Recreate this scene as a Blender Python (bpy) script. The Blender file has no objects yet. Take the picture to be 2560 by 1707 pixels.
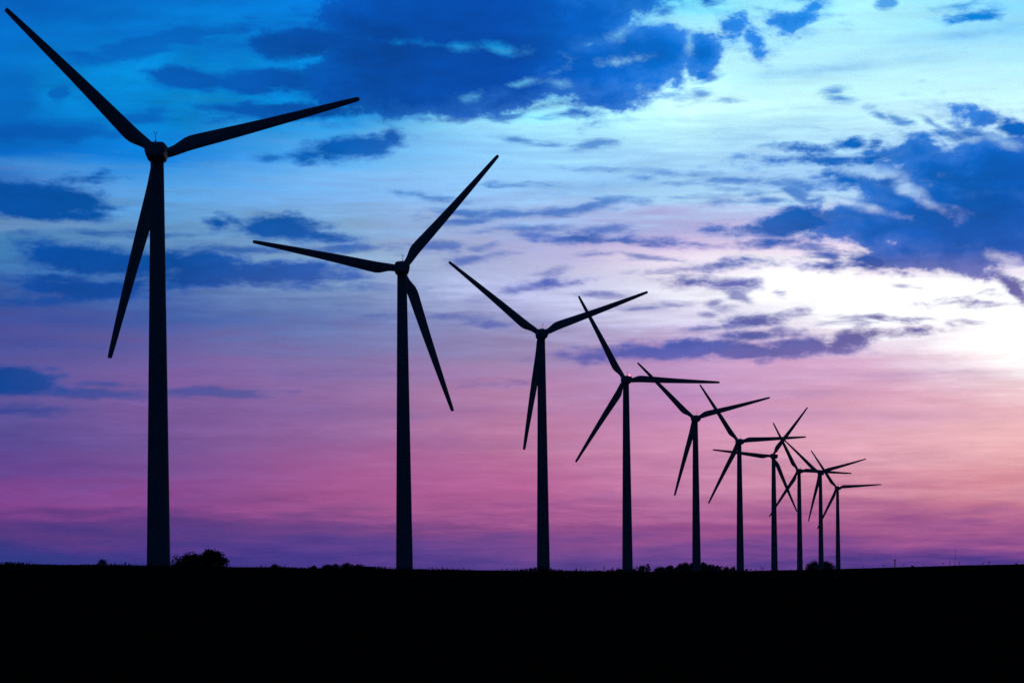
import bpy, bmesh, math, random
from math import radians, sin, cos, pi, atan, sqrt, hypot
from mathutils import Vector, Matrix

S = bpy.context.scene
COL = S.collection
S.cycles.use_adaptive_sampling = True
S.cycles.adaptive_threshold = 0.008
S.cycles.adaptive_min_samples = 24
S.cycles.use_denoising = False
R = random.Random(7)

# ------------------------------------------------------------------ camera
F = 6044.0            # focal length in photograph pixels (2560 wide) = 85 mm
EYE = 1445.4          # photograph row of the camera's eye level
CX = 1280.0
cam = bpy.data.cameras.new("camera")
cam.sensor_width = 36.0
cam.lens = 85.0
cam.shift_y = (EYE - 853.5) / 2560.0
cam.clip_start = 0.5
cam.clip_end = 60000.0
camo = bpy.data.objects.new("camera", cam)
COL.objects.link(camo)
camo.location = (0, 0, 0)
camo.rotation_euler = (radians(90), 0, 0)
S.camera = camo

# ------------------------------------------------------------------ exposure
S.view_settings.view_transform = 'Standard'
S.view_settings.look = 'None'
S.view_settings.exposure = 0.0
S.view_settings.gamma = 1.0
S.view_settings.use_curve_mapping = False

# ------------------------------------------------------------------ sun (behind the clouds at the right)
SUN_AZ, SUN_EL = radians(11.0), radians(4.5)
sl = bpy.data.lights.new("sun", 'SUN')
sl.energy = 0.006
sl.angle = radians(10)
sl.color = (1.0, 0.86, 0.74)
so = bpy.data.objects.new("sun", sl)
COL.objects.link(so)
sd = Vector((sin(SUN_AZ) * cos(SUN_EL), cos(SUN_AZ) * cos(SUN_EL), sin(SUN_EL)))
so.rotation_euler = sd.to_track_quat('Z', 'Y').to_euler()
so.location = sd * 300

# ------------------------------------------------------------------ dusk sky
def lin(c):
    o = []
    for v in c:
        v = v / 255.0
        o.append(v / 12.92 if v <= 0.04045 else ((v + 0.055) / 1.055) ** 2.4)
    return o


def sky_pt(px, py):
    """photograph pixel -> sky coordinates (azimuth, elevation) * focal length / 1000"""
    x = (px - CX) / F
    z = (EYE - py) / F
    az = math.atan(x)
    el = math.atan2(z, hypot(1, x))
    return az * F / 1000, el * F / 1000


COLS = [0, 427, 853, 1280, 1707, 2133, 2560]
BASE = [  # clear sky and high thin veil, by elevation and azimuth
 (0, [(0,89,177),(0,105,192),(0,121,210),(0,150,240),(122,228,255),(176,250,255),(130,216,255)]),
 (130, [(0,105,192),(0,133,214),(0,140,223),(30,180,255),(180,244,255),(178,237,255),(168,232,255)]),
 (260, [(0,120,202),(0,136,214),(0,145,227),(130,225,255),(208,255,255),(198,252,255),(205,252,255)]),
 (330, [(0,111,194),(0,129,206),(60,159,225),(160,228,255),(190,245,255),(190,238,255),(205,245,255)]),
 (390, [(0,106,199),(10,131,223),(96,176,238),(149,209,251),(168,218,248),(170,216,248),(190,230,255)]),
 (440, [(38,125,207),(61,151,225),(121,186,242),(152,208,251),(157,206,244),(167,209,248),(180,215,250)]),
 (500, [(84,142,210),(92,166,229),(129,182,239),(151,202,248),(172,216,246),(188,225,250),(175,205,245)]),
 (570, [(99,140,184),(98,149,196),(127,169,207),(160,181,225),(177,175,220),(205,205,240),(165,170,225)]),
 (620, [(72,132,183),(93,136,188),(137,168,203),(170,174,214),(214,194,228),(238,222,240),(195,185,228)]),
 (660, [(59,121,179),(76,127,184),(142,177,206),(177,181,216),(236,222,240),(250,235,245),(238,226,244)]),
 (720, [(55,94,162),(81,112,174),(125,153,192),(186,190,230),(240,240,250),(255,255,255),(255,255,255)]),
 (790, [(59,79,150),(72,97,165),(105,127,179),(152,152,195),(216,206,236),(252,252,255),(255,255,255)]),
 (860, [(78,78,150),(102,95,158),(120,118,172),(150,134,175),(185,150,193),(238,214,232),(255,255,255)]),
 (930, [(85,83,152),(129,94,158),(142,114,167),(175,133,173),(195,149,195),(222,176,206),(252,240,240)]),
 (1020, [(96,83,152),(126,89,153),(148,105,158),(187,126,163),(200,139,185),(222,164,190),(244,191,195)]),
 (1110, [(90,72,144),(119,83,148),(160,99,153),(189,116,153),(212,143,178),(232,170,186),(244,187,187)]),
 (1200, [(106,65,142),(138,80,148),(171,91,148),(189,102,152),(202,128,168),(218,148,168),(233,161,166)]),
 (1265, [(138,66,142),(144,70,140),(168,85,142),(187,96,148),(191,111,160),(195,114,152),(218,130,146)]),
 (1315, [(99,55,129),(107,59,131),(122,67,133),(144,75,137),(161,82,141),(169,87,141),(180,97,146)]),
 (1370, [(61,53,133),(80,53,137),(101,63,141),(116,69,143),(130,74,147),(130,70,143),(133,70,143)]),
 (1418, [(29,55,130),(57,49,132),(77,53,139),(86,59,139),(89,59,139),(81,53,134),(81,53,139)]),
]
CLOUD = [  # colour of the cloud bodies by elevation and azimuth
 (0, [(0,88,179),(0,92,182),(0,73,163),(0,76,176),(0,110,208),(0,132,224),(0,140,226)]),
 (260, [(0,90,180),(0,94,184),(0,74,163),(0,74,172),(0,106,204),(0,120,215),(0,110,205)]),
 (400, [(0,80,165),(0,90,178),(0,98,188),(60,125,205),(70,130,210),(0,104,198),(0,94,190)]),
 (520, [(0,75,156),(0,86,167),(0,90,173),(30,104,190),(40,108,194),(0,98,190),(0,87,180)]),
 (640, [(0,75,161),(0,78,161),(40,90,173),(75,102,186),(85,104,182),(26,87,176),(32,85,174)]),
 (720, [(10,73,159),(15,73,157),(60,94,173),(85,98,175),(100,104,172),(105,104,170),(110,104,166)]),
 (860, [(20,69,149),(40,73,154),(75,90,161),(80,92,172),(74,90,172),(112,104,168),(128,112,170)]),
 (980, [(4,65,144),(62,78,152),(96,90,154),(120,98,164),(136,104,166),(150,118,172),(176,138,176)]),
 (1100, [(68,63,140),(84,67,140),(110,80,144),(130,90,152),(160,112,162),(188,138,170),(205,150,165)]),
 (1300, [(66,51,123),(76,55,123),(96,63,127),(112,68,134),(128,76,138),(140,86,144),(150,92,146)]),
]
# cloud bodies: centre x, centre y, half length, half height (photograph pixels seen from here), tilt in degrees
BIG = [
 (1150,95,400,190,2),(965,212,265,84,1),(1330,60,330,112,3),(1480,170,195,88,5),(1590,142,98,80,0),
 (1660,138,66,70,-20),(1750,136,58,62,0),(1690,185,34,46,0),(1640,140,105,92,0),(1525,245,84,44,6),(1480,250,70,34,4),(1350,212,130,34,8),(1560,0,120,26,-3),(1700,130,40,40,0),
 (2420,550,300,122,-4),(2500,430,210,100,0),(2220,570,150,70,-6),(2260,620,130,48,-4),(2390,640,190,44,-4),(2100,562,140,52,-4),(2250,405,110,30,-8),
 (2305,386,64,42,0),(2345,425,120,70,0),(2200,482,90,30,-22),(2500,680,84,34,-30),
 (1845,66,50,32,10),(1886,94,46,34,-40),(1940,58,76,22,-3),(2010,45,54,28,20),(2035,18,36,28,0),
  (2465,296,90,25,-19),
]
SOLID = [
 (480,200,100,34,-6),(650,205,150,34,0),(730,110,130,42,5),(730,278,200,26,2),(560,275,60,14,-4),
 (875,370,135,30,8),(985,346,38,24,-14),(80,502,175,46,0),(222,448,60,13,5),(190,538,80,12,-6),(262,522,30,5,0),
 (712,567,118,34,-1),(800,588,105,16,-8),(598,556,34,8,-22),(548,560,26,11,-8),
 (130,636,80,22,-10),(250,656,200,36,-4),(470,668,200,40,-2),(650,682,240,30,2),
 (170,702,130,16,0),(225,724,160,30,0),(490,706,150,22,4),
 (1440,598,74,19,2),(1560,604,120,9,-3),
 (1825,662,105,13,4),(1728,704,76,14,3),(1838,709,66,16,0),
 (1895,798,104,16,9),(1880,838,100,11,2),
 (1620,882,200,20,2),(1800,872,220,26,-1),(1990,874,150,26,2),(2116,858,76,25,20),(2203,836,66,16,8),(2290,826,44,10,0),
 (2248,801,54,8,-6),(2380,760,64,8,4),
 (2545,330,50,26,-20),(2410,335,50,10,-5),
 (2070,398,200,15,1),(1990,369,60,9,-6),(2125,358,36,15,0),(2182,352,26,12,20),
 (2125,448,90,21,-5),(2078,438,34,17,20),(2240,450,60,20,0),
 (1985,556,100,36,4),(1870,578,90,12,0),(1930,604,90,9,2),
 (2190,650,76,24,-8),(2170,666,66,15,-14),(2066,664,46,14,2),(2066,640,26,10,-10),(2262,680,30,10,-30),
 (2535,722,62,20,-42),
 (1752,6,36,12,0),(2440,35,76,14,7),
 (20,955,150,40,0),(1360,713,64,12,4),(1436,704,30,7,4),
]
WISP = [
 (390,112,220,24,13),(230,145,80,14,0),(155,236,24,22,40),(355,292,74,18,3),(130,332,130,20,0),(15,335,70,20,0),
 (620,625,140,9,2),(830,690,60,12,0),(870,716,110,5,0),(870,625,120,11,0),(1105,618,62,14,0),(1210,622,36,9,0),(1195,645,66,9,6),
 (40,752,60,14,0),(125,757,60,10,0),(300,585,140,5,1),(60,605,60,8,0),
 (1480,516,80,11,9),(1330,533,210,11,5),(1170,536,80,14,-6),(1165,556,80,8,4),(1330,573,100,10,2),(1620,606,130,6,-3),(1350,590,56,8,-10),
 (1510,572,70,10,0),(1290,466,66,6,0),(1472,360,54,11,6),(1385,358,34,5,0),(1295,348,30,5,-10),(1050,490,70,7,-8),
 (1290,727,60,5,12),(1375,681,38,8,8),(1595,640,60,8,-4),(1510,637,54,5,0),(1505,738,54,8,0),(1625,770,64,7,3),(1560,600,100,6,0),
 (1842,740,28,11,-25),(1793,763,15,9,0),(1822,776,28,9,10),(1785,792,18,7,0),(1790,820,60,5,4),(1995,775,30,6,8),(1700,676,80,5,3),
 (2080,812,80,4,3),(2190,792,80,4,-3),(2380,815,22,6,-10),(2490,765,32,6,0),(2262,716,20,6,-10),(1945,735,12,5,-10),(1975,826,42,6,0),
 (2000,458,80,10,-3),(1880,454,130,9,-4),(1740,436,150,5,-4),(1990,487,44,18,-30),(1800,503,40,8,0),(1930,503,46,9,0),(2020,500,40,7,0),
 (1930,480,120,4,4),(1830,470,110,4,-6),
 (2070,640,40,10,-20),(2040,625,60,10,-10),
 (2208,285,28,9,-25),(2246,295,26,10,-20),(2335,303,30,9,-35),(2300,342,48,10,0),(2350,330,24,10,0),(2400,310,40,7,-25),
 (2085,247,34,9,-12),(2078,230,28,9,10),(1755,238,34,13,0),(1710,243,46,4,0),(1825,251,20,4,0),(1890,27,18,6,0),(1660,26,20,14,0),(2225,8,26,18,0),(2400,12,44,6,8),
 (1240,281,26,8,0),(1160,292,66,12,3),(1255,292,40,7,0),(1440,290,56,7,4),(1370,268,80,8,4),(1620,225,40,20,30),(1780,195,22,14,-20),
 (250,985,200,14,1),(520,982,150,15,2),(285,960,44,7,-4),(50,1026,120,12,0),(670,392,28,9,0),(1175,966,22,4,0),(1270,960,28,6,4),(1115,790,80,6,0),(1230,806,50,4,0),
 (1935,590,80,8,0),(2300,800,80,4,-5),(2440,735,24,5,10),(1480,892,80,10,3),
]
SOFT = [
 (150,15,230,50,2),(330,85,250,36,8),(60,330,190,60,0), (30,250,85,95,0),(290,40,190,45,4),(60,10,130,35,0),(560,120,150,40,4),(700,60,140,30,4),(20,440,120,30,0),
 (1000,1030,280,14,0),(2150,1036,460,15,-1),(2470,1268,210,16,8),(2380,1305,280,12,6),(2250,1285,160,7,7),(2480,1240,150,6,8),(600,1251,140,11,0),(820,1262,150,9,-2),(300,1330,400,20,0),
 (900,940,300,12,0),(200,805,220,18,0),(700,800,260,14,0),(2250,940,200,12,0),(1900,330,140,16,6),(2100,170,200,18,3),(2450,85,140,18,4),
 (1150,1110,240,10,0),(1450,1250,260,10,2),(1950,1150,220,9,0),(2100,1265,240,9,3),(1900,982,260,9,0),(1500,470,180,16,3),
 (150,860,160,12,0),(300,1170,200,12,0),
]
GAP = [
 (1238,122,40,7,-4),(1140,117,90,4,-4),(1552,158,40,9,6),(1395,213,30,9,-12),(1562,78,40,10,26),(1310,203,36,4,15),(1195,243,26,8,10),
 (1720,110,8,20,8),(1650,40,60,12,10),(1712,40,22,22,0),
 (2140,424,90,10,-2),(2235,436,50,12,-16),(2285,470,60,20,-40),(2330,508,46,16,-25),(2374,512,26,8,-10),
 (2150,515,80,9,-18),(2500,352,50,12,-18),(2430,345,40,9,0),(2520,655,50,11,-25),(2120,490,40,12,-10),
 (560,178,30,7,0),(690,158,70,11,0),(280,690,70,6,3),(770,702,50,4,3),
]
GLOW = [
 (330,178,170,38,4),(160,255,80,40,-30),(490,250,70,40,0),(1480,292,420,26,3),(1700,225,180,50,10),(2300,760,330,80,0),(1990,710,180,60,0),
 (2560,860,240,60,0),(150,1238,220,13,-1),(560,1280,280,11,-3),(1100,1290,220,9,-3),(300,1000,180,10,0),(900,1075,260,10,0),(1500,1215,260,8,0),(2420,1300,200,6,8),(900,715,70,12,0),
 (120,680,60,10,0),(1180,720,160,30,0),(1240,210,30,8,10),
]

W = bpy.data.worlds.new("World")
S.world = W
W.use_nodes = True
W.cycles.sampling_method = "MANUAL"
W.cycles.sample_map_resolution = 512
NT = W.node_tree
NT.nodes.clear()
N, L = NT.nodes, NT.links


def plug(sock, v):
    if isinstance(v, bpy.types.NodeSocket):
        L.new(v, sock)
    else:
        sock.default_value = v


def M(op, a, b=0.0, c=0.0, clamp=False):
    n = N.new('ShaderNodeMath')
    n.operation = op
    n.use_clamp = clamp
    plug(n.inputs[0], a); plug(n.inputs[1], b); plug(n.inputs[2], c)
    return n.outputs[0]


def step(v, a, b, kind='SMOOTHSTEP'):
    n = N.new('ShaderNodeMapRange')
    n.interpolation_type = kind
    n.clamp = True
    plug(n.inputs[0], v)
    n.inputs[1].default_value = a; n.inputs[2].default_value = b
    n.inputs[3].default_value = 0.0; n.inputs[4].default_value = 1.0
    return n.outputs[0]


def mix(f, a, b, mode='MIX'):
    n = N.new('ShaderNodeMix')
    n.data_type = 'RGBA'
    n.blend_type = mode
    n.clamp_factor = True
    plug(n.inputs[0], f); plug(n.inputs[6], a); plug(n.inputs[7], b)
    return n.outputs[2]


def vec(x, y, z=0.0):
    n = N.new('ShaderNodeCombineXYZ')
    plug(n.inputs[0], x); plug(n.inputs[1], y); plug(n.inputs[2], z)
    return n.outputs[0]


def noise(v, scale, detail=6, rough=0.55, dist=0.0, out=0):
    n = N.new('ShaderNodeTexNoise')
    n.noise_dimensions = '3D'
    plug(n.inputs['Vector'], v)
    n.inputs['Scale'].default_value = scale
    n.inputs['Detail'].default_value = detail
    n.inputs['Roughness'].default_value = rough
    n.inputs['Distortion'].default_value = dist
    return n.outputs[out]


tc = N.new('ShaderNodeTexCoord')
sx = N.new('ShaderNodeSeparateXYZ')
L.new(tc.outputs['Generated'], sx.inputs[0])
X, Y, Z = sx.outputs
AZ = M('ARCTAN2', X, Y)
EL = M('ARCTAN2', Z, M('SQRT', M('ADD', M('MULTIPLY', X, X), M('MULTIPLY', Y, Y))))
U = M('MULTIPLY', AZ, F / 1000)
V = M('MULTIPLY', EL, F / 1000)


def grid(rows, u, v):
    fac = step(u, sky_pt(0, EYE)[0], sky_pt(2560, EYE)[0], 'LINEAR')
    acc = None
    prev = None
    for (py, cols) in rows:
        r = N.new('ShaderNodeValToRGB')
        cr = r.color_ramp
        cr.interpolation = 'LINEAR'
        while len(cr.elements) < 7:
            cr.elements.new(0.5)
        for i in range(7):
            cr.elements[i].position = i / 6
        for i, c in enumerate(cols):
            cr.elements[i].color = (*lin(c), 1)
        L.new(fac, r.inputs[0])
        h = sky_pt(1280, py)[1]
        if acc is None:
            acc = r.outputs[0]
        else:
            acc = mix(step(v, prev, h, 'LINEAR'), acc, r.outputs[0])
        prev = h
    return acc


E = 0.060


def ellipse_group():
    """one cloud lump: depth inside an ellipse, united with what is already there"""
    g = bpy.data.node_groups.new("cloud_lump", 'ShaderNodeTree')
    for nm, ty in (("Sky", 'NodeSocketVector'), ("Long", 'NodeSocketVector'), ("Short", 'NodeSocketVector'), ("Half", 'NodeSocketFloat'), ("Sum", 'NodeSocketFloat')):
        g.interface.new_socket(nm, in_out='INPUT', socket_type=ty)
    g.interface.new_socket("Depth", in_out='OUTPUT', socket_type='NodeSocketFloat')
    gi, go = g.nodes.new('NodeGroupInput'), g.nodes.new('NodeGroupOutput')

    def op(kind, code, *ins):
        n = g.nodes.new(kind)
        n.operation = code
        for sock, v in zip(n.inputs, ins):
            if isinstance(v, bpy.types.NodeSocket):
                g.links.new(v, sock)
            else:
                sock.default_value = v
        return n.outputs['Value']
    p = op('ShaderNodeVectorMath', 'DOT_PRODUCT', gi.outputs[0], gi.outputs[1])
    q = op('ShaderNodeVectorMath', 'DOT_PRODUCT', gi.outputs[0], gi.outputs[2])
    r = op('ShaderNodeMath', 'SQRT', op('ShaderNodeMath', 'MULTIPLY_ADD', p, p, op('ShaderNodeMath', 'MULTIPLY', q, q)))
    d = op('ShaderNodeMath', 'MULTIPLY', op('ShaderNodeMath', 'SUBTRACT', 1.0, r), gi.outputs[3])
    g.links.new(op('ShaderNodeMath', 'MAXIMUM', d, gi.outputs[4]), go.inputs[0])
    return g


LUMP = ellipse_group()


def field(blobs, v):
    """depth inside a union of ellipses; v carries (azimuth, elevation, 1)"""
    g = bpy.data.node_groups.new("cloud_field", 'ShaderNodeTree')
    g.interface.new_socket("Sky", in_out='INPUT', socket_type='NodeSocketVector')
    g.interface.new_socket("Depth", in_out='OUTPUT', socket_type='NodeSocketFloat')
    gi, go = g.nodes.new('NodeGroupInput'), g.nodes.new('NodeGroupOutput')
    acc = None
    for (px, py, a, b, rot) in blobs:
        x, y = sky_pt(px, py)
        c_, s_ = cos(radians(rot)), sin(radians(rot))
        a, b = a / 1000, b / 1000
        n = g.nodes.new('ShaderNodeGroup')
        n.node_tree = LUMP
        g.links.new(gi.outputs[0], n.inputs[0])
        n.inputs[1].default_value = (c_ / a, s_ / a, -(x * c_ + y * s_) / a)
        n.inputs[2].default_value = (-s_ / b, c_ / b, (x * s_ - y * c_) / b)
        n.inputs[3].default_value = min(a, b)
        if acc is None:
            n.inputs[4].default_value = -E
        else:
            g.links.new(acc, n.inputs[4])
        acc = n.outputs[0]
    g.links.new(acc, go.inputs[0])
    n = N.new('ShaderNodeGroup')
    n.node_tree = g
    L.new(v, n.inputs[0])
    return n.outputs[0]


def centred(n, amp):
    return M('MULTIPLY', M('SUBTRACT', n, 0.5), amp)


flat = vec(U, V)
wide = vec(M('MULTIPLY', U, 0.34), V, 3.7)          # stretched along the horizon
wider = vec(M('MULTIPLY', U, 0.12), V, 9.1)
# drifting of the cloud outlines
wn = N.new('ShaderNodeTexNoise')
L.new(vec(M('MULTIPLY', U, 0.6), V, 1.3), wn.inputs['Vector'])
wn.inputs['Scale'].default_value = 11
wn.inputs['Detail'].default_value = 4
ws = N.new('ShaderNodeSeparateColor')
L.new(wn.outputs['Color'], ws.inputs[0])
WU = M('ADD', U, centred(ws.outputs[0], 0.07))
WV = M('ADD', V, centred(ws.outputs[1], 0.032))
warped = vec(WU, WV, 1.0)

edge = noise(vec(M('MULTIPLY', U, 0.46), V, 3.7), 24, 10, 0.66, 0.2)
edge2 = noise(vec(M('MULTIPLY', U, 0.25), V, 5.5), 40, 8, 0.62, 0.3)
streak = noise(wider, 16, 6, 0.55)
streak2 = noise(vec(M('MULTIPLY', U, 0.10), V, 2.2), 45, 5, 0.6)

# lookup rows of the clear sky drift with long streaks
BV = M('ADD', V, M('ADD', centred(streak, 0.16), centred(streak2, 0.11)))
BU = M('ADD', U, centred(noise(wide, 7, 3, 0.5), 0.22))
base = grid(BASE, BU, BV)
ccol = grid(CLOUD, BU, V)

glow = step(M('ADD', field(GLOW, warped), centred(edge2, 0.05)), -0.015, 0.045)
base = mix(1.0, base, vec(*(M('MULTIPLY_ADD', glow, k, 1.0) for k in (0.28, 0.30, 0.22))), 'MULTIPLY')
mott = M('MULTIPLY', centred(noise(vec(M('MULTIPLY', U, 0.6), V, 4.4), 5.5, 6, 0.58, 0.2), 1.2), step(V, 0.98, 1.20))
tone = M('ADD', M('ADD', 1.0, M('MULTIPLY', mott, step(U, 0.0, -0.6))), M('ADD', centred(streak2, 0.42), centred(edge2, 0.14)))
base = mix(1.0, base, vec(tone, tone, tone), 'MULTIPLY')

soft = step(M('ADD', field(SOFT, warped), centred(edge2, 0.06)), -0.02, 0.05)
wisp = step(M('ADD', field(WISP, warped), centred(edge2, 0.048)), -0.009, 0.011)
puff = noise(vec(M('MULTIPLY', U, 0.62), V, 8.2), 15, 10, 0.63, 0.15)
small = step(M('ADD', field(SOLID, warped), M('ADD', centred(edge, 0.058), centred(edge2, 0.030))), -0.011, 0.014)
solid_d = M('ADD', field(BIG, warped), centred(puff, 0.155))
# more of the same clouds in the rest of the sky, outside this view
out_d = M('MAXIMUM', M('SUBTRACT', M('ABSOLUTE', U), 1.40), M('SUBTRACT', V, 1.52))
more = M('MULTIPLY', M('SUBTRACT', noise(wide, 3.2, 8, 0.55), 0.53), 0.5)
solid_d = M('MAXIMUM', solid_d, M('MINIMUM', more, M('MULTIPLY', out_d, 0.3)))
solid = M('MAXIMUM', M('ADD', M('MULTIPLY', step(solid_d, -0.011, 0.019), 0.92), M('MULTIPLY', step(solid_d, 0.0, 0.06), 0.08)), small)
feather = M('MULTIPLY', step(M('ADD', solid_d, centred(edge2, 0.17)), -0.030, 0.030), 0.42)
solid = M('MAXIMUM', solid, feather)
gap = step(M('ADD', field(GAP, warped), centred(puff, 0.085)), -0.010, 0.026)
solid = M('MULTIPLY', solid, M('SUBTRACT', 1.0, M('MULTIPLY', gap, 0.78)))

shade = M('ADD', M('SUBTRACT', 1.20, M('MULTIPLY', M('MAXIMUM', step(solid_d, -0.005, 0.10), M('MULTIPLY', small, 0.9)), 0.28)), M('ADD', centred(noise(wide, 9, 6, 0.58), 0.9), centred(edge, 0.30)))
ccol2 = mix(1.0, ccol, vec(shade, shade, shade), 'MULTIPLY')

c = mix(M('MULTIPLY', soft, 0.62), base, ccol)
c = mix(M('MULTIPLY', wisp, 0.80), c, ccol)
c = mix(solid, c, ccol2)

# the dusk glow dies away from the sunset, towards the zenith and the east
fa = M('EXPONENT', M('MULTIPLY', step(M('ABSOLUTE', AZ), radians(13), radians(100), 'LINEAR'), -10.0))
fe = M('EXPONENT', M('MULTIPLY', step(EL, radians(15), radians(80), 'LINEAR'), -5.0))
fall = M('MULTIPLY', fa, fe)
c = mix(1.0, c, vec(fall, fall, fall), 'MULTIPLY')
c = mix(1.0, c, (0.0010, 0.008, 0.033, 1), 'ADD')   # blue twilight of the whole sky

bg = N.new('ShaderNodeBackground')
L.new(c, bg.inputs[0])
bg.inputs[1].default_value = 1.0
sky = N.new('ShaderNodeTexSky')
sky.sky_type = 'NISHITA'
sky.sun_disc = False
sky.sun_elevation = radians(0.5)
sky.sun_rotation = SUN_AZ
bg2 = N.new('ShaderNodeBackground')
L.new(sky.outputs[0], bg2.inputs[0])
bg2.inputs[1].default_value = 0.0006
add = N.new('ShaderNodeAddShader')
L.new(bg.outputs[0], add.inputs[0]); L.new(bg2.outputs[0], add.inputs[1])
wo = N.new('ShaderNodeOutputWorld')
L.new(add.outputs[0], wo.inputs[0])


# ------------------------------------------------------------------ helpers
def tag(o, label=None, cat=None, group=None, kind=None):
    if label: o['label'] = label
    if cat: o['category'] = cat
    if group: o['group'] = group
    if kind: o['kind'] = kind
    return o


def empty(name, loc):
    o = bpy.data.objects.new(name, None)
    o.empty_display_size = 1
    COL.objects.link(o)
    o.location = loc
    return o


def obj(name, bm, mat, parent=None, smooth=True, angle=None):
    me = bpy.data.meshes.new(name)
    bmesh.ops.recalc_face_normals(bm, faces=bm.faces)
    if smooth:
        for f in bm.faces:
            f.smooth = True
        if angle:
            for e in bm.edges:
                if len(e.link_faces) == 2 and e.calc_face_angle(0) > angle:
                    e.smooth = False
    bm.to_mesh(me)
    bm.free()
    me.materials.append(mat)
    o = bpy.data.objects.new(name, me)
    COL.objects.link(o)
    if parent:
        o.parent = parent
    return o


def material(name, col, rough=0.5, var=0.0, vscale=1.0, spec=0.5, stretch=(1, 1, 1), bump=0.0):
    m = bpy.data.materials.new(name)
    m.use_nodes = True
    nt = m.node_tree
    b = nt.nodes['Principled BSDF']
    b.inputs['Roughness'].default_value = rough
    b.inputs['Specular IOR Level'].default_value = spec
    b.inputs['Base Color'].default_value = (*col, 1)
    if var or bump:
        t = nt.nodes.new('ShaderNodeTexCoord')
        mp = nt.nodes.new('ShaderNodeMapping')
        mp.inputs['Scale'].default_value = stretch
        nz = nt.nodes.new('ShaderNodeTexNoise')
        nz.inputs['Scale'].default_value = vscale
        nz.inputs['Detail'].default_value = 6
        nt.links.new(t.outputs['Object'], mp.inputs[0])
        nt.links.new(mp.outputs[0], nz.inputs['Vector'])
        if var:
            r = nt.nodes.new('ShaderNodeValToRGB')
            r.color_ramp.elements[0].position = 0.3
            r.color_ramp.elements[1].position = 0.7
            r.color_ramp.elements[0].color = (*[x * (1 - var) for x in col], 1)
            r.color_ramp.elements[1].color = (*[min(1, x * (1 + var)) for x in col], 1)
            nt.links.new(nz.outputs[0], r.inputs[0])
            nt.links.new(r.outputs[0], b.inputs['Base Color'])
        if bump:
            bp = nt.nodes.new('ShaderNodeBump')
            bp.inputs['Strength'].default_value = bump
            nt.links.new(nz.outputs[0], bp.inputs['Height'])
            nt.links.new(bp.outputs[0], b.inputs['Normal'])
    return m


def loft(bm, rings, cap=True):
    """rings: lists of equal length of Vectors -> closed skin"""
    vr = [[bm.verts.new(p) for p in r] for r in rings]
    n = len(vr[0])
    for a, b in zip(vr, vr[1:]):
        for i in range(n):
            bm.faces.new((a[i], a[(i + 1) % n], b[(i + 1) % n], b[i]))
    if cap:
        bm.faces.new(vr[0][::-1])
        bm.faces.new(vr[-1])
    return vr


def circle(c, r, n=24, ax='z'):
    c = Vector(c)
    out = []
    for i in range(n):
        a = 2 * pi * i / n
        u, v = r * cos(a), r * sin(a)
        out.append(c + (Vector((u, v, 0)) if ax == 'z' else Vector((v, 0, u)) if ax == 'y' else Vector((0, u, v))))
    return out


def tube(bm, pts, rads, n=6):
    rings = []
    for i, p in enumerate(pts):
        d = (pts[min(i + 1, len(pts) - 1)] - pts[max(i - 1, 0)]).normalized()
        s = d.orthogonal().normalized()
        t = d.cross(s)
        rings.append([p + (s * cos(2 * pi * k / n) + t * sin(2 * pi * k / n)) * rads[i] for k in range(n)])
    loft(bm, rings)


# ------------------------------------------------------------------ ground
SKYLINE = [(-400, 1296), (0, 1411.3), (300, 1413.5), (480, 1417), (640, 1418.9), (900, 1422.5), (1280, 1427), (1450, 1428.5), (1600, 1429.8),
           (1800, 1429), (1920, 1426.5), (2080, 1422), (2240, 1417.5), (2400, 1413), (2560, 1410), (3200, 1404)]
SKYLINE[0] = (-400, 1408)
CREST = 200.0


def crest_z(px):
    for (a, b), (c_, d) in zip(SKYLINE, SKYLINE[1:]):
        if a <= px <= c_:
            return (EYE - (b + (d - b) * (px - a) / (c_ - a))) / F * CREST
    return (EYE - (SKYLINE[0][1] if px < 0 else SKYLINE[-1][1])) / F * CREST


def sstep(t):
    t = max(0.0, min(1.0, t))
    return t * t * (3 - 2 * t)


FAR_Z = -3.0


def ground_z(x, y):
    px = CX + x / CREST * F
    zc = crest_z(px)
    if y <= CREST:
        z = -1.7 + (zc + 1.7) * sstep((y - 10) / (CREST - 10))
    else:
        z = zc + (FAR_Z - zc) * sstep((y - CREST) / 230.0)
    return z


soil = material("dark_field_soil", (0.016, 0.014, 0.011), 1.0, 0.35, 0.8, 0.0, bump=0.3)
bm = bmesh.new()
xs = sorted(set([-4500, -2500, -1200, -700, -400, -250, -150, -100, -75] + [-60 + i * 1.5 for i in range(81)]
                + [75, 100, 150, 250, 400, 700, 1200, 2500, 4500]))
ys = [-400, -150, -60, -20, 0, 10, 20, 30, 40, 55, 70, 85, 100, 115, 130, 145, 155, 165, 172, 178, 184, 190, 195, 198, 200, 202, 206, 212, 220, 230, 245,
      260, 280, 300, 325, 350, 375, 400, 430, 500, 700, 1000, 1500, 2200, 3500, 5000]
gv = []
for y in ys:
    row = []
    for x in xs:
        z = ground_z(x, y)
        if 20 < y < 260 and abs(x) < 70:
            z += R.uniform(-0.016, 0.016) if y < 195 else R.uniform(-0.012, 0.004)
        row.append(bm.verts.new((x, y, z)))
    gv.append(row)
for a, b in zip(gv, gv[1:]):
    for i in range(len(xs) - 1):
        bm.faces.new((a[i], a[i + 1], b[i + 1], b[i]))
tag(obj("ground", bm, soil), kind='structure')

# weeds and stubble standing on the rise
grass_m = material("dry_dark_grass", (0.028, 0.034, 0.014), 0.9, 0.3, 3.0, 0.1)
bm = bmesh.new()


GV, GF = [], []


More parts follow.
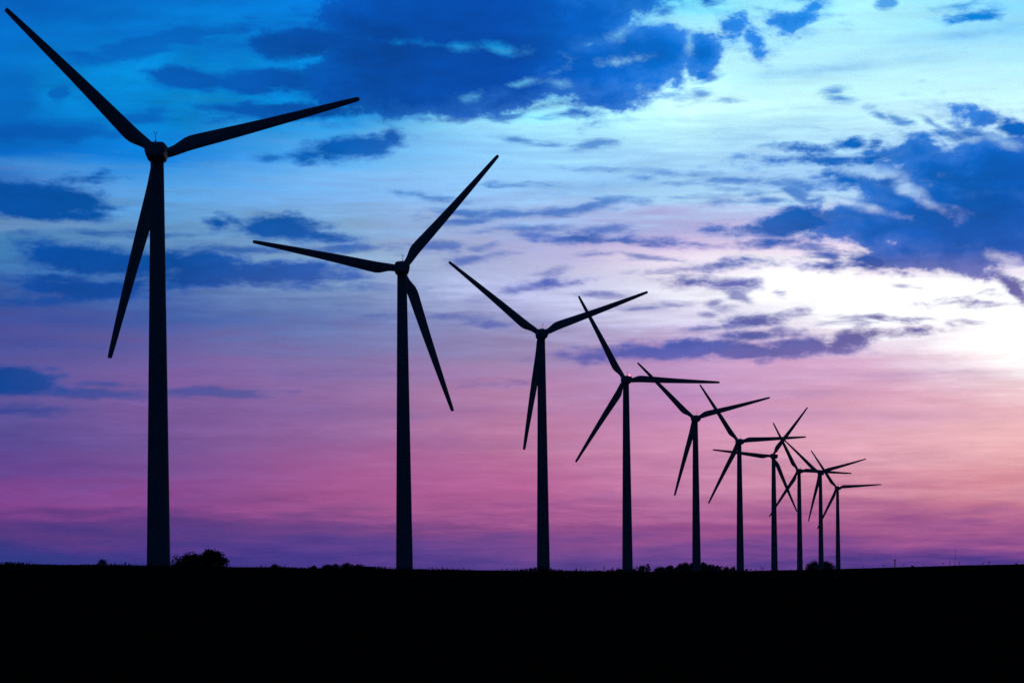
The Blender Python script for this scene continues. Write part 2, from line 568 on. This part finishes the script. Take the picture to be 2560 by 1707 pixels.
def stalk(p, h, w, lean):
    a = R.uniform(0, 2 * pi)
    s = Vector((cos(a), sin(a), 0)) * w
    top = p + Vector((lean * R.uniform(-1, 1), lean * R.uniform(-1, 1), h))
    mid = p.lerp(top, 0.55) + Vector((0, 0, h * 0.06))
    n = len(GV)
    GV.extend([p - s, p + s, mid + s * 0.7, mid - s * 0.7, top])
    GF.extend([(n, n + 1, n + 2, n + 3), (n + 3, n + 2, n + 4)])


for i in range(16000):
    y = R.uniform(150, 214) if i % 3 == 0 else R.uniform(184, 206)
    x = R.uniform(-47, 47) * y / 200
    px = CX + x / y * F
    k = 1.0 if px < 1700 else max(0.22, 1 - (px - 1700) / 400)
    n = 0.5 + 0.5 * sin(px * 0.021 + 1.3) * sin(px * 0.0083 + 0.4)
    h = R.uniform(0.05, 0.19) * k * (0.4 + 1.0 * n)
    if y > 184 and R.random() < 0.020 * k:
        h = R.uniform(0.18, 0.44) * (0.35 + 0.8 * n)
    z = ground_z(x, y)
    stalk(Vector((x, y, z - 0.02)), h + 0.02, R.uniform(0.008, 0.028), h * 0.3)
    if h > 0.2:   # leaves and seed head on the taller stalks
        for q in range(5):
            stalk(Vector((x + R.uniform(-.05, .05), y, z + h * R.uniform(0.3, 0.85))), h * 0.22, 0.035, h * 0.3)


def raw_obj(name, verts, faces, mat, parent=None):
    me = bpy.data.meshes.new(name)
    me.from_pydata([tuple(v) for v in verts], [], faces)
    me.materials.append(mat)
    o = bpy.data.objects.new(name, me)
    COL.objects.link(o)
    o.parent = parent
    return o


tag(raw_obj("field_grass", GV, GF, grass_m), "ragged dry weeds and stubble along the dark skyline of the field", "grass", kind='stuff')

# ------------------------------------------------------------------ wind turbines
paint = material("turbine_white_paint", (0.42, 0.42, 0.42), 0.6, 0.06, 0.25, 0.2, (1, 1, 0.15))
blade_m = material("blade_gelcoat", (0.40, 0.40, 0.40), 0.55, 0.05, 0.4, 0.25)
dark_metal = material("sensor_metal", (0.10, 0.10, 0.11), 0.5)
lit = bpy.data.materials.new("red_beacon_lit")
lit.use_nodes = True
lb = lit.node_tree.nodes['Principled BSDF']
lb.inputs['Base Color'].default_value = (0.5, 0.05, 0.05, 1)
lb.inputs['Emission Color'].default_value = (1.0, 0.16, 0.20, 1)
lb.inputs['Emission Strength'].default_value = 3.0

HUB = 84.0            # hub height above the turbine's foot
ROTOR_R = 40.0
OVER = 4.0            # rotor plane ahead of the tower axis

# tower: slightly tapered steel tube of four cans with flange lips, door at the foot
bm = bmesh.new()
prof = []
z_top = HUB - 1.6
def trad(z): return 2.30 + (1.255 - 2.30) * (z / z_top)
prof.append((0.0, trad(0) + 0.25)); prof.append((0.35, trad(0) + 0.25)); prof.append((0.36, trad(0.36)))
for zf in (19.5, 40.5, 62.0):
    prof += [(zf - 0.10, trad(zf)), (zf - 0.09, trad(zf) + 0.028), (zf + 0.09, trad(zf) + 0.028), (zf + 0.10, trad(zf))]
prof += [(z_top - 0.35, trad(z_top)), (z_top - 0.34, trad(z_top) + 0.10), (z_top, trad(z_top) + 0.10)]
loft(bm, [circle((0, 0, z), r, 48) for z, r in prof])
tower_me = obj("tower", bm, paint, angle=radians(30))

# door with two steps on the right of the foot
bm = bmesh.new()
bmesh.ops.create_cube(bm, size=1, matrix=Matrix.Translation((2.36, 0.0, 2.1)) @ Matrix.Diagonal((0.16, 0.85, 2.1, 1)))
bmesh.ops.bevel(bm, geom=list(bm.edges), offset=0.03, segments=1, affect='EDGES')
door_me = obj("door", bm, paint, smooth=False)

# nacelle: rounded housing narrowing to the belly and to the rear; local +y points at the rotor
def nac_ring(y, w, top, bot):
    pts = [(-0.36 * w, top), (0.36 * w, top), (0.45 * w, top - 0.20), (0.495 * w, top - 0.62), (0.50 * w, top - 1.4), (0.485 * w, bot + 1.0),
           (0.43 * w, bot + 0.32), (0.33 * w, bot), (-0.33 * w, bot), (-0.43 * w, bot + 0.32), (-0.485 * w, bot + 1.0), (-0.50 * w, top - 1.4),
           (-0.495 * w, top - 0.62), (-0.45 * w, top - 0.20)]
    return [Vector((a, y, b)) for a, b in pts]
bm = bmesh.new()
loft(bm, [nac_ring(-6.4, 3.5, 0.10, -1.60), nac_ring(-6.25, 3.75, 0.45, -1.85), nac_ring(-5.7, 3.9, 0.86, -2.0), nac_ring(-1.0, 3.95, 1.30, -2.0),
          nac_ring(1.6, 3.9, 1.60, -1.85), nac_ring(2.3, 3.6, 1.5, -1.6), nac_ring(2.6, 2.9, 1.3, -1.35)])
# roof hatch
bmesh.ops.create_cube(bm, size=1, matrix=Matrix.Translation((0, -1.6, 1.28)) @ Matrix.Diagonal((1.5, 1.8, 0.16, 1)))
nacelle_me = obj("nacelle", bm, paint, angle=radians(28))

# wind sensor: mast with a forked head carrying vane and cups
bm = bmesh.new()
b0 = Vector((0.1, -4.9, 0.90))
tube(bm, [b0, b0 + Vector((0, 0, 0.35))], [0.22, 0.09], 10)
tube(bm, [b0 + Vector((0, 0, 0.3)), b0 + Vector((0, 0, 1.55))], [0.06, 0.05], 8)
for s in (-1, 1):
    tube(bm, [b0 + Vector((0, 0, 1.5)), b0 + Vector((s * 0.2, 0, 1.62)), b0 + Vector((s * 0.24, 0, 1.9))], [0.05, 0.05, 0.04], 6)
    bmesh.ops.create_uvsphere(bm, u_segments=8, v_segments=6, radius=0.09, matrix=Matrix.Translation(b0 + Vector((s * 0.24, 0, 1.95))))
sensor_me = obj("wind_sensor", bm, dark_metal)

# hub with blunt spinner pointing away
bm = bmesh.new()
loft(bm, [circle((0, y, 0), r, 28, 'y') for y, r in ((2.62, 1.25), (2.66, 1.62), (3.0, 1.70), (3.6, 1.73), (4.2, 1.71), (4.6, 1.64), (5.0, 1.50), (5.4, 1.24), (5.7, 0.92), (5.9, 0.52), (6.0, 0.05))])
hub_me = obj("hub", bm, paint, angle=radians(14))

# blade along local +z, leading side at +x (seen from the rear of the machine the broad trailing side is on the left)
STN = [(0.030, -0.93, 0.93, 0.93), (0.060, -0.95, 0.95, 0.90), (0.085, -0.93, 1.12, 0.78), (0.11, -0.88, 1.50, 0.62), (0.14, -0.82, 1.95, 0.50), (0.17, -0.80, 2.12, 0.43),
       (0.21, -0.80, 2.06, 0.38), (0.30, -0.82, 1.82, 0.31), (0.42, -0.82, 1.52, 0.25), (0.55, -0.78, 1.24, 0.20), (0.70, -0.71, 0.97, 0.15),
       (0.84, -0.61, 0.72, 0.10), (0.94, -0.52, 0.56, 0.07), (0.985, -0.46, 0.46, 0.05), (1.0, -0.36, 0.34, 0.03)]
bm = bmesh.new()
rings = []
NP = 20
for r, lead, trail, th in STN:
    tw = math.tan(radians(16) * (1 - r) ** 1.6)
    mid, half = (trail + lead) / 2, (trail - lead) / 2
    sharp = sstep((r - 0.06) / 0.1)
    ring = []
    for k in range(NP):
        a = 2 * pi * k / NP
        cx, sy = cos(a), sin(a)
        taper = 1 - sharp * 0.55 * max(0.0, cx) ** 1.0        # thin the trailing side
        off = mid + half * cx
        ring.append(Vector((-off, OVER + th * sy * taper + off * tw * sharp, r * ROTOR_R)))
    rings.append(ring)
loft(bm, rings)
blade_me = obj("blade", bm, blade_m, angle=radians(50))

proto_parts = dict(tower=tower_me, door=door_me, nacelle=nacelle_me, sensor=sensor_me, hub=hub_me, blade=blade_me)
PROTO = {k: o.data for k, o in proto_parts.items()}
for o in proto_parts.values():
    bpy.data.objects.remove(o)


def link_mesh(name, key, parent):
    o = bpy.data.objects.new(name, PROTO[key])
    COL.objects.link(o)
    o.parent = parent
    return o


def beacon_mesh(mat):
    bm = bmesh.new()
    p = Vector((1.0, -4.4, 0.92))
    tube(bm, [p, p + Vector((0, 0, 0.22))], [0.20, 0.20], 12)
    tube(bm, [p + Vector((0, 0, 0.20)), p + Vector((0, 0, 0.42)), p + Vector((0, 0, 0.74)), p + Vector((0, 0, 0.88))], [0.27, 0.32, 0.28, 0.10], 14)
    return bm


AXIS = -radians(3.9)      # all rotors face the same wind (azimuth of the rotor axis, east of north)
TUR = [  # rotor centre px, py, rotor radius px (photograph), blade angle
 (397.0, 388.6, 521.9, 16.3, "nearest and tallest wind turbine, dark bushy trees right beside its foot"),
 (1003.9, 673.4, 376.0, 49.4, "second tallest wind turbine, standing alone with one blade pointing up right"),
 (1351.0, 836.2, 290.9, 21.4, "third tallest wind turbine, whose right blade tip crosses the tip of its neighbour's raised blade"),
 (1561.9, 950.2, 239.1, -1.5, "wind turbine with pinkish lamp lit on its nacelle and one level right blade"),
 (1735.2, 1046.3, 198.9, 15.2, "wind turbine rising in front of the densest clump of far trees"),
 (1845.2, 1103.7, 172.0, 3.7, "wind turbine whose level right blade crosses the raised blade of the red lamp turbine"),
 (1931.0, 1140.0, 151.3, 53.6, "wind turbine with small deep red lamp lit and a blade raised up right"),
 (1995.0, 1176.9, 135.6, -2.9, "small far wind turbine between the red lamp turbine and the one before the round bush"),
 (2048.4, 1182.5, 123.7, 16.5, "small far wind turbine standing in front of the round dark bush on the horizon"),
 (2091.3, 1219.4, 113.9, 4.1, "smallest and farthest wind turbine at the right end of the row"),
]
GROUP = "wind turbines in a receding row"
turbine_pos = []
first = None
for i, (px, py, rp, ang, label) in enumerate(TUR):
    d = F * ROTOR_R / rp
    rot = Vector(((px - CX) / F * d, d, (EYE - py) / F * d))
    ax = Vector((sin(AXIS), cos(AXIS), 0))
    base_p = rot - ax * OVER
    base_p.y = d - OVER * cos(AXIS)
    lean = radians(0.2 if i == 0 else 0.5)      # the photograph shows the row very slightly off plumb
    gz = ground_z(base_p.x, base_p.y) - 0.05
    base_p.x += (rot.z - gz) * math.tan(lean)
    hub_h = rot.z - gz
    root = empty("wind_turbine", (base_p.x, base_p.y, gz))
    root.rotation_euler = (0, -lean, -AXIS)
    tag(root, label, "wind turbine", GROUP)
    t = link_mesh("tower", "tower", root)
    t.scale = (1, 1, hub_h / HUB)
    dr = link_mesh("door", "door", t)
    dr.rotation_euler = (0, 0, radians(-40))
    n = link_mesh("nacelle", "nacelle", root)
    n.location = (0, 0, hub_h)
    s = link_mesh("wind_sensor", "sensor", n)
    h = link_mesh("hub", "hub", root)
    h.location = (0, 0, hub_h)
    for k in range(3):
        a = radians(ang + 120 * k)       # counter-clockwise from the right as seen from the camera
        b = link_mesh("blade", "blade", root)
        b.location = (0, 0, hub_h)
        b.rotation_euler = (0, radians(90) - a, 0)
    if i in (3, 6, 9):
        obj("warning_lamp", beacon_mesh(lit), lit, n)['label'] = "red warning lamp glowing on top of the nacelle"
    turbine_pos.append((base_p, hub_h))

# ------------------------------------------------------------------ trees on the horizon
leaf_m = material("dusk_foliage", (0.030, 0.042, 0.020), 0.85, 0.4, 1.2, 0.15)
bark_m = material("bark", (0.035, 0.028, 0.020), 0.95, 0.3, 4.0, 0.1)


def at(px, d):
    x = (px - CX) / F * d
    return Vector((x, d, ground_z(x, d)))


def tree(name, px, top, wpx, d, label, cat="tree", sparse=0.0, group=None, shape=1.0, spiky=0.0):
    p = at(px, d)
    H = (EYE - top) / F * d - p.z
    Wd = wpx / F * d
    root = empty(name, p)
    tag(root, label, cat, group)
    # trunk and limbs
    bm = bmesh.new()
    tr = 0.035 * H
    pts = [Vector((0, 0, -0.2)), Vector((R.uniform(-.03, .03) * H, R.uniform(-.03, .03) * H, 0.3 * H)),
           Vector((R.uniform(-.05, .05) * H, R.uniform(-.05, .05) * H, 0.62 * H)), Vector((R.uniform(-.06, .06) * H, 0, 0.9 * H))]
    tube(bm, pts, [tr, tr * 0.75, tr * 0.45, tr * 0.12], 7)
    ends = []
    for k in range(9):
        a = 2 * pi * k / 9 + R.uniform(-.3, .3)
        z0 = R.uniform(0.15, 0.6)
        q0 = pts[1].lerp(pts[2], z0)
        reach = Wd * 0.5 * R.uniform(0.55, 0.95)
        q2 = Vector((cos(a) * reach, sin(a) * reach, H * R.uniform(0.4, 0.88)))
        q1 = q0.lerp(q2, 0.5) + Vector((0, 0, -0.03 * H))
        tube(bm, [q0, q1, q2], [tr * 0.4, tr * 0.25, tr * 0.06], 5)
        ends.append(q2)
    obj("trunk", bm, bark_m, root)
    # crown: leaf-sized faces gathered in clumps spread through an uneven volume
    V_, F_ = [], []
    clumps = []
    base_r = min(Wd, H)
    for k in range(int(110 * (1 - 0.6 * sparse))):
        a = R.uniform(0, 2 * pi)
        t = R.random() ** 0.5
        zz = R.uniform(-1, 1)
        prof = max(0, 1 - abs(zz) ** (2.0 + shape)) ** 0.5 if zz > 0 else 1.0
        rr = (Wd * 0.5 - base_r * 0.10) * prof * t
        zc = H * (0.48 + 0.42 * zz)
        clumps.append((Vector((cos(a) * rr, sin(a) * rr, zc)), base_r * R.uniform(0.12, 0.21) * (1 - 0.3 * sparse)))
    for q in ends:
        clumps.append((q, base_r * R.uniform(0.09, 0.15)))
    for k in range(int(16 * spiky)):     # leading shoots that break the outline
        a = R.uniform(0, 2 * pi)
        rr = Wd * 0.44 * sqrt(R.random())
        z0 = H * (0.92 - 0.30 * (rr / (Wd * 0.5)) ** 2)
        for j in range(3):
            clumps.append((Vector((cos(a) * rr, sin(a) * rr, z0 + H * 0.03 * j)), base_r * (0.06 - 0.016 * j)))
    ls = max(0.10, 0.018 * H, 0.00018 * d)
    for c_, r_ in clumps:
        for j in range(max(8, int((1 - 0.45 * sparse) * min(120, 5.0 * (r_ / ls) ** 2)))):
            v = Vector((R.gauss(0, 1), R.gauss(0, 1), R.gauss(0, 0.8)))
            q = c_ + v.normalized() * r_ * R.random() ** 0.45
            if q.z < 0.0:
                continue
            nrm = Vector((R.gauss(0, 1), R.gauss(0, 1), R.gauss(0, 1))).normalized()
            e1 = nrm.orthogonal().normalized() * ls * R.uniform(0.6, 1.3)
            e2 = nrm.cross(e1).normalized() * ls * R.uniform(0.4, 0.8)
            n = len(V_)
            V_.extend((q - e1, q - e2 * 0.9, q + e1, q + e2))
            F_.append((n, n + 1, n + 2, n + 3))
    raw_obj("crown", V_, F_, leaf_m, root)
    return root


tree("bushy_tree", 530, 1368, 82, 500, "large round black tree, the taller of the two beside the nearest turbine", spiky=1.0, shape=2.2)
tree("bushy_tree", 481, 1381, 92, 497, "lower wide dark tree between the nearest turbine and the large round tree", spiky=0.8, shape=1.0)
tree("thin_bush", 440, 1391, 36, 494, "thin ragged bush touching the foot of the nearest turbine", "bush", sparse=0.8, spiky=0.6)
tree("bare_tree", 256, 1395, 42, 1700, "faint sparse tree left of the nearest turbine, alone on the skyline", sparse=0.9)
tree("far_bush", 690, 1409, 46, 1900, "faint low bush between the round black tree and the domed tree clump", "bush", sparse=0.4)
G2_ = "far trees left of the second turbine"
for px, top, w, lab in ((785, 1411, 26, "small rounded tree at the left end of the low tree clump"),
                        (818, 1410, 44, "left shoulder tree of the low tree clump left of the second turbine"),
                        (838, 1407.5, 40, "left of the two highest trees in the clump left of the second turbine"),
                        (869, 1406, 46, "right of the two highest trees in the clump left of the second turbine"),
                        (897, 1410, 42, "right shoulder tree of the low tree clump left of the second turbine"),
                        (924, 1414.5, 28, "lowest tree at the right end of the clump left of the second turbine")):
    tree("far_tree", px, top, w, 1350 + R.uniform(-60, 60), lab, group=G2_)
G3_ = "far trees behind the fifth turbine"
for px, top, w, sp, dd, lab in ((1548, 1420, 30, 0.3, 2000, "lowest bush just left of the lamp turbine's foot"),
                                (1584, 1419, 26, 0.3, 2000, "low bush just right of the lamp turbine's foot"),
                                (1604, 1411, 28, 0.5, 2000, "pale tree beside the thin upright tree right of the lamp turbine"),
                                (1621, 1404, 18, 0.7, 2000, "thin upright ragged tree right of the lamp turbine"),
                                (1652, 1417, 42, 0.0, 1700, "low dark tree at the left end of the dense clump"),
                                (1675, 1411, 30, 0.0, 1700, "small peaked dark tree left of the dense clump's dome"),
                                (1698, 1412, 34, 0.0, 1700, "dark tree on the left slope of the dense clump"),
                                (1714, 1404.5, 40, 0.0, 1700, "high dark tree just left of the turbine tower in the dense clump"),
                                (1737, 1403, 44, 0.0, 1700, "high dark tree directly behind the turbine tower in the dense clump"),
                                (1758, 1403, 34, 0.0, 1700, "high dark tree just right of the turbine tower in the dense clump"),
                                (1776, 1408, 32, 0.1, 1700, "dark tree on the right slope of the dense clump"),
                                (1794, 1410.5, 28, 0.4, 2000, "paler tree right of the dense clump's slope"),
                                (1816, 1415, 30, 0.4, 2000, "pale low bush halfway between the dense clump and the next tower"),
                                (1834, 1415, 26, 0.4, 2000, "pale low bush close to the left of the sixth tower"),
                                (1866, 1418, 18, 0.5, 2000, "tiny bush just right of the sixth tower")):
    tree("far_tree", px, top, w, dd + R.uniform(-40, 40), lab, sparse=sp, group=G3_)
tree("round_bush", 2036, 1402.5, 46, 2350, "left half of the round dark bush pair at the far end of the row", "bush", shape=2.0)
tree("round_bush", 2066, 1401, 46, 2340, "right half of the round dark bush pair at the far end of the row", "bush", shape=2.0)
for px, top, w, lab in ((2281, 1409, 16, "small dark bush right of the lone post on the rising skyline"),
                        (2350, 1412, 18, "faint low bush left of the thin far mast"),
                        (2428, 1410, 14, "faint tiny bush right of the thin far mast"),
                        (2541, 1403, 16, "small dark bush at the far right edge of the skyline")):
    tree("far_bush", px, top, w, 1100, lab, "bush", sparse=0.2, group="small bushes on the right skyline")

# ------------------------------------------------------------------ post, stake and far mast
wood = material("weathered_post_wood", (0.05, 0.04, 0.03), 0.9, 0.3, 5.0, 0.1, (1, 1, 0.2))


def post(px, top, d, r, name, label, cat, arm=0.0):
    p = at(px, d)
    H = (EYE - top) / F * d - p.z
    root = empty(name, p)
    tag(root, label, cat)
    bm = bmesh.new()
    tube(bm, [Vector((0, 0, -0.2)), Vector((0, 0, H * 0.93)), Vector((0, 0, H))], [r, r * 0.85, r * 0.7], 10)
    obj("pole", bm, wood, root)
    if arm:
        bm = bmesh.new()
        bmesh.ops.create_cube(bm, size=1, matrix=Matrix.Translation((0, -r, H * 0.95)) @ Matrix.Diagonal((arm, r, r * 1.6, 1)))
        bmesh.ops.bevel(bm, geom=list(bm.edges), offset=r * 0.2, segments=1, affect='EDGES')
        obj("crossbar", bm, wood, root, smooth=False)
    return root


post(2237, 1397, 700, 0.17, "wooden_post", "lone dark upright post on the rising skyline right of the turbines", "post", 0.55)
post(1510.5, 1415, 700, 0.11, "field_stake", "short stake with a small crossbar between the third and fourth tall turbines", "stake", 0.6)

p = at(2388, 4200)
H = (EYE - 1371) / F * 4200 - p.z
root = empty("radio_mast", p)
tag(root, "hair thin faint lattice mast far off near the right edge", "mast")
bm = bmesh.new()
legs = [Vector((cos(a), sin(a), 0)) * 0.42 for a in (0.3, 0.3 + 2 * pi / 3, 0.3 + 4 * pi / 3)]
for q in legs:
    tube(bm, [q, q + Vector((0, 0, H))], [0.07, 0.07], 5)
nb = 26
for k in range(nb):
    z0, z1 = H * k / nb, H * (k + 1) / nb
    for j in range(3):
        tube(bm, [legs[j] + Vector((0, 0, z0)), legs[(j + 1) % 3] + Vector((0, 0, z1))], [0.04, 0.04], 4)
obj("lattice", bm, dark_metal, root)

# ------------------------------------------------------------------ dusk air between the near and the far things
bm = bmesh.new()
bmesh.ops.create_cube(bm, size=1, matrix=Matrix.Translation((0, 2250, 64)) @ Matrix.Diagonal((9100, 5700, 138, 1)))
air = bpy.data.materials.new("dusk_air")
air.use_nodes = True
nt = air.node_tree
nt.nodes.clear()
pv = nt.nodes.new('ShaderNodeVolumePrincipled')
pv.inputs['Color'].default_value = (0.72, 0.80, 0.95, 1)
pv.inputs['Density'].default_value = 3.0e-5
pv.inputs['Anisotropy'].default_value = 0.2
mo = nt.nodes.new('ShaderNodeOutputMaterial')
nt.links.new(pv.outputs[0], mo.inputs['Volume'])
tag(obj("haze", bm, air, smooth=False), kind='stuff')
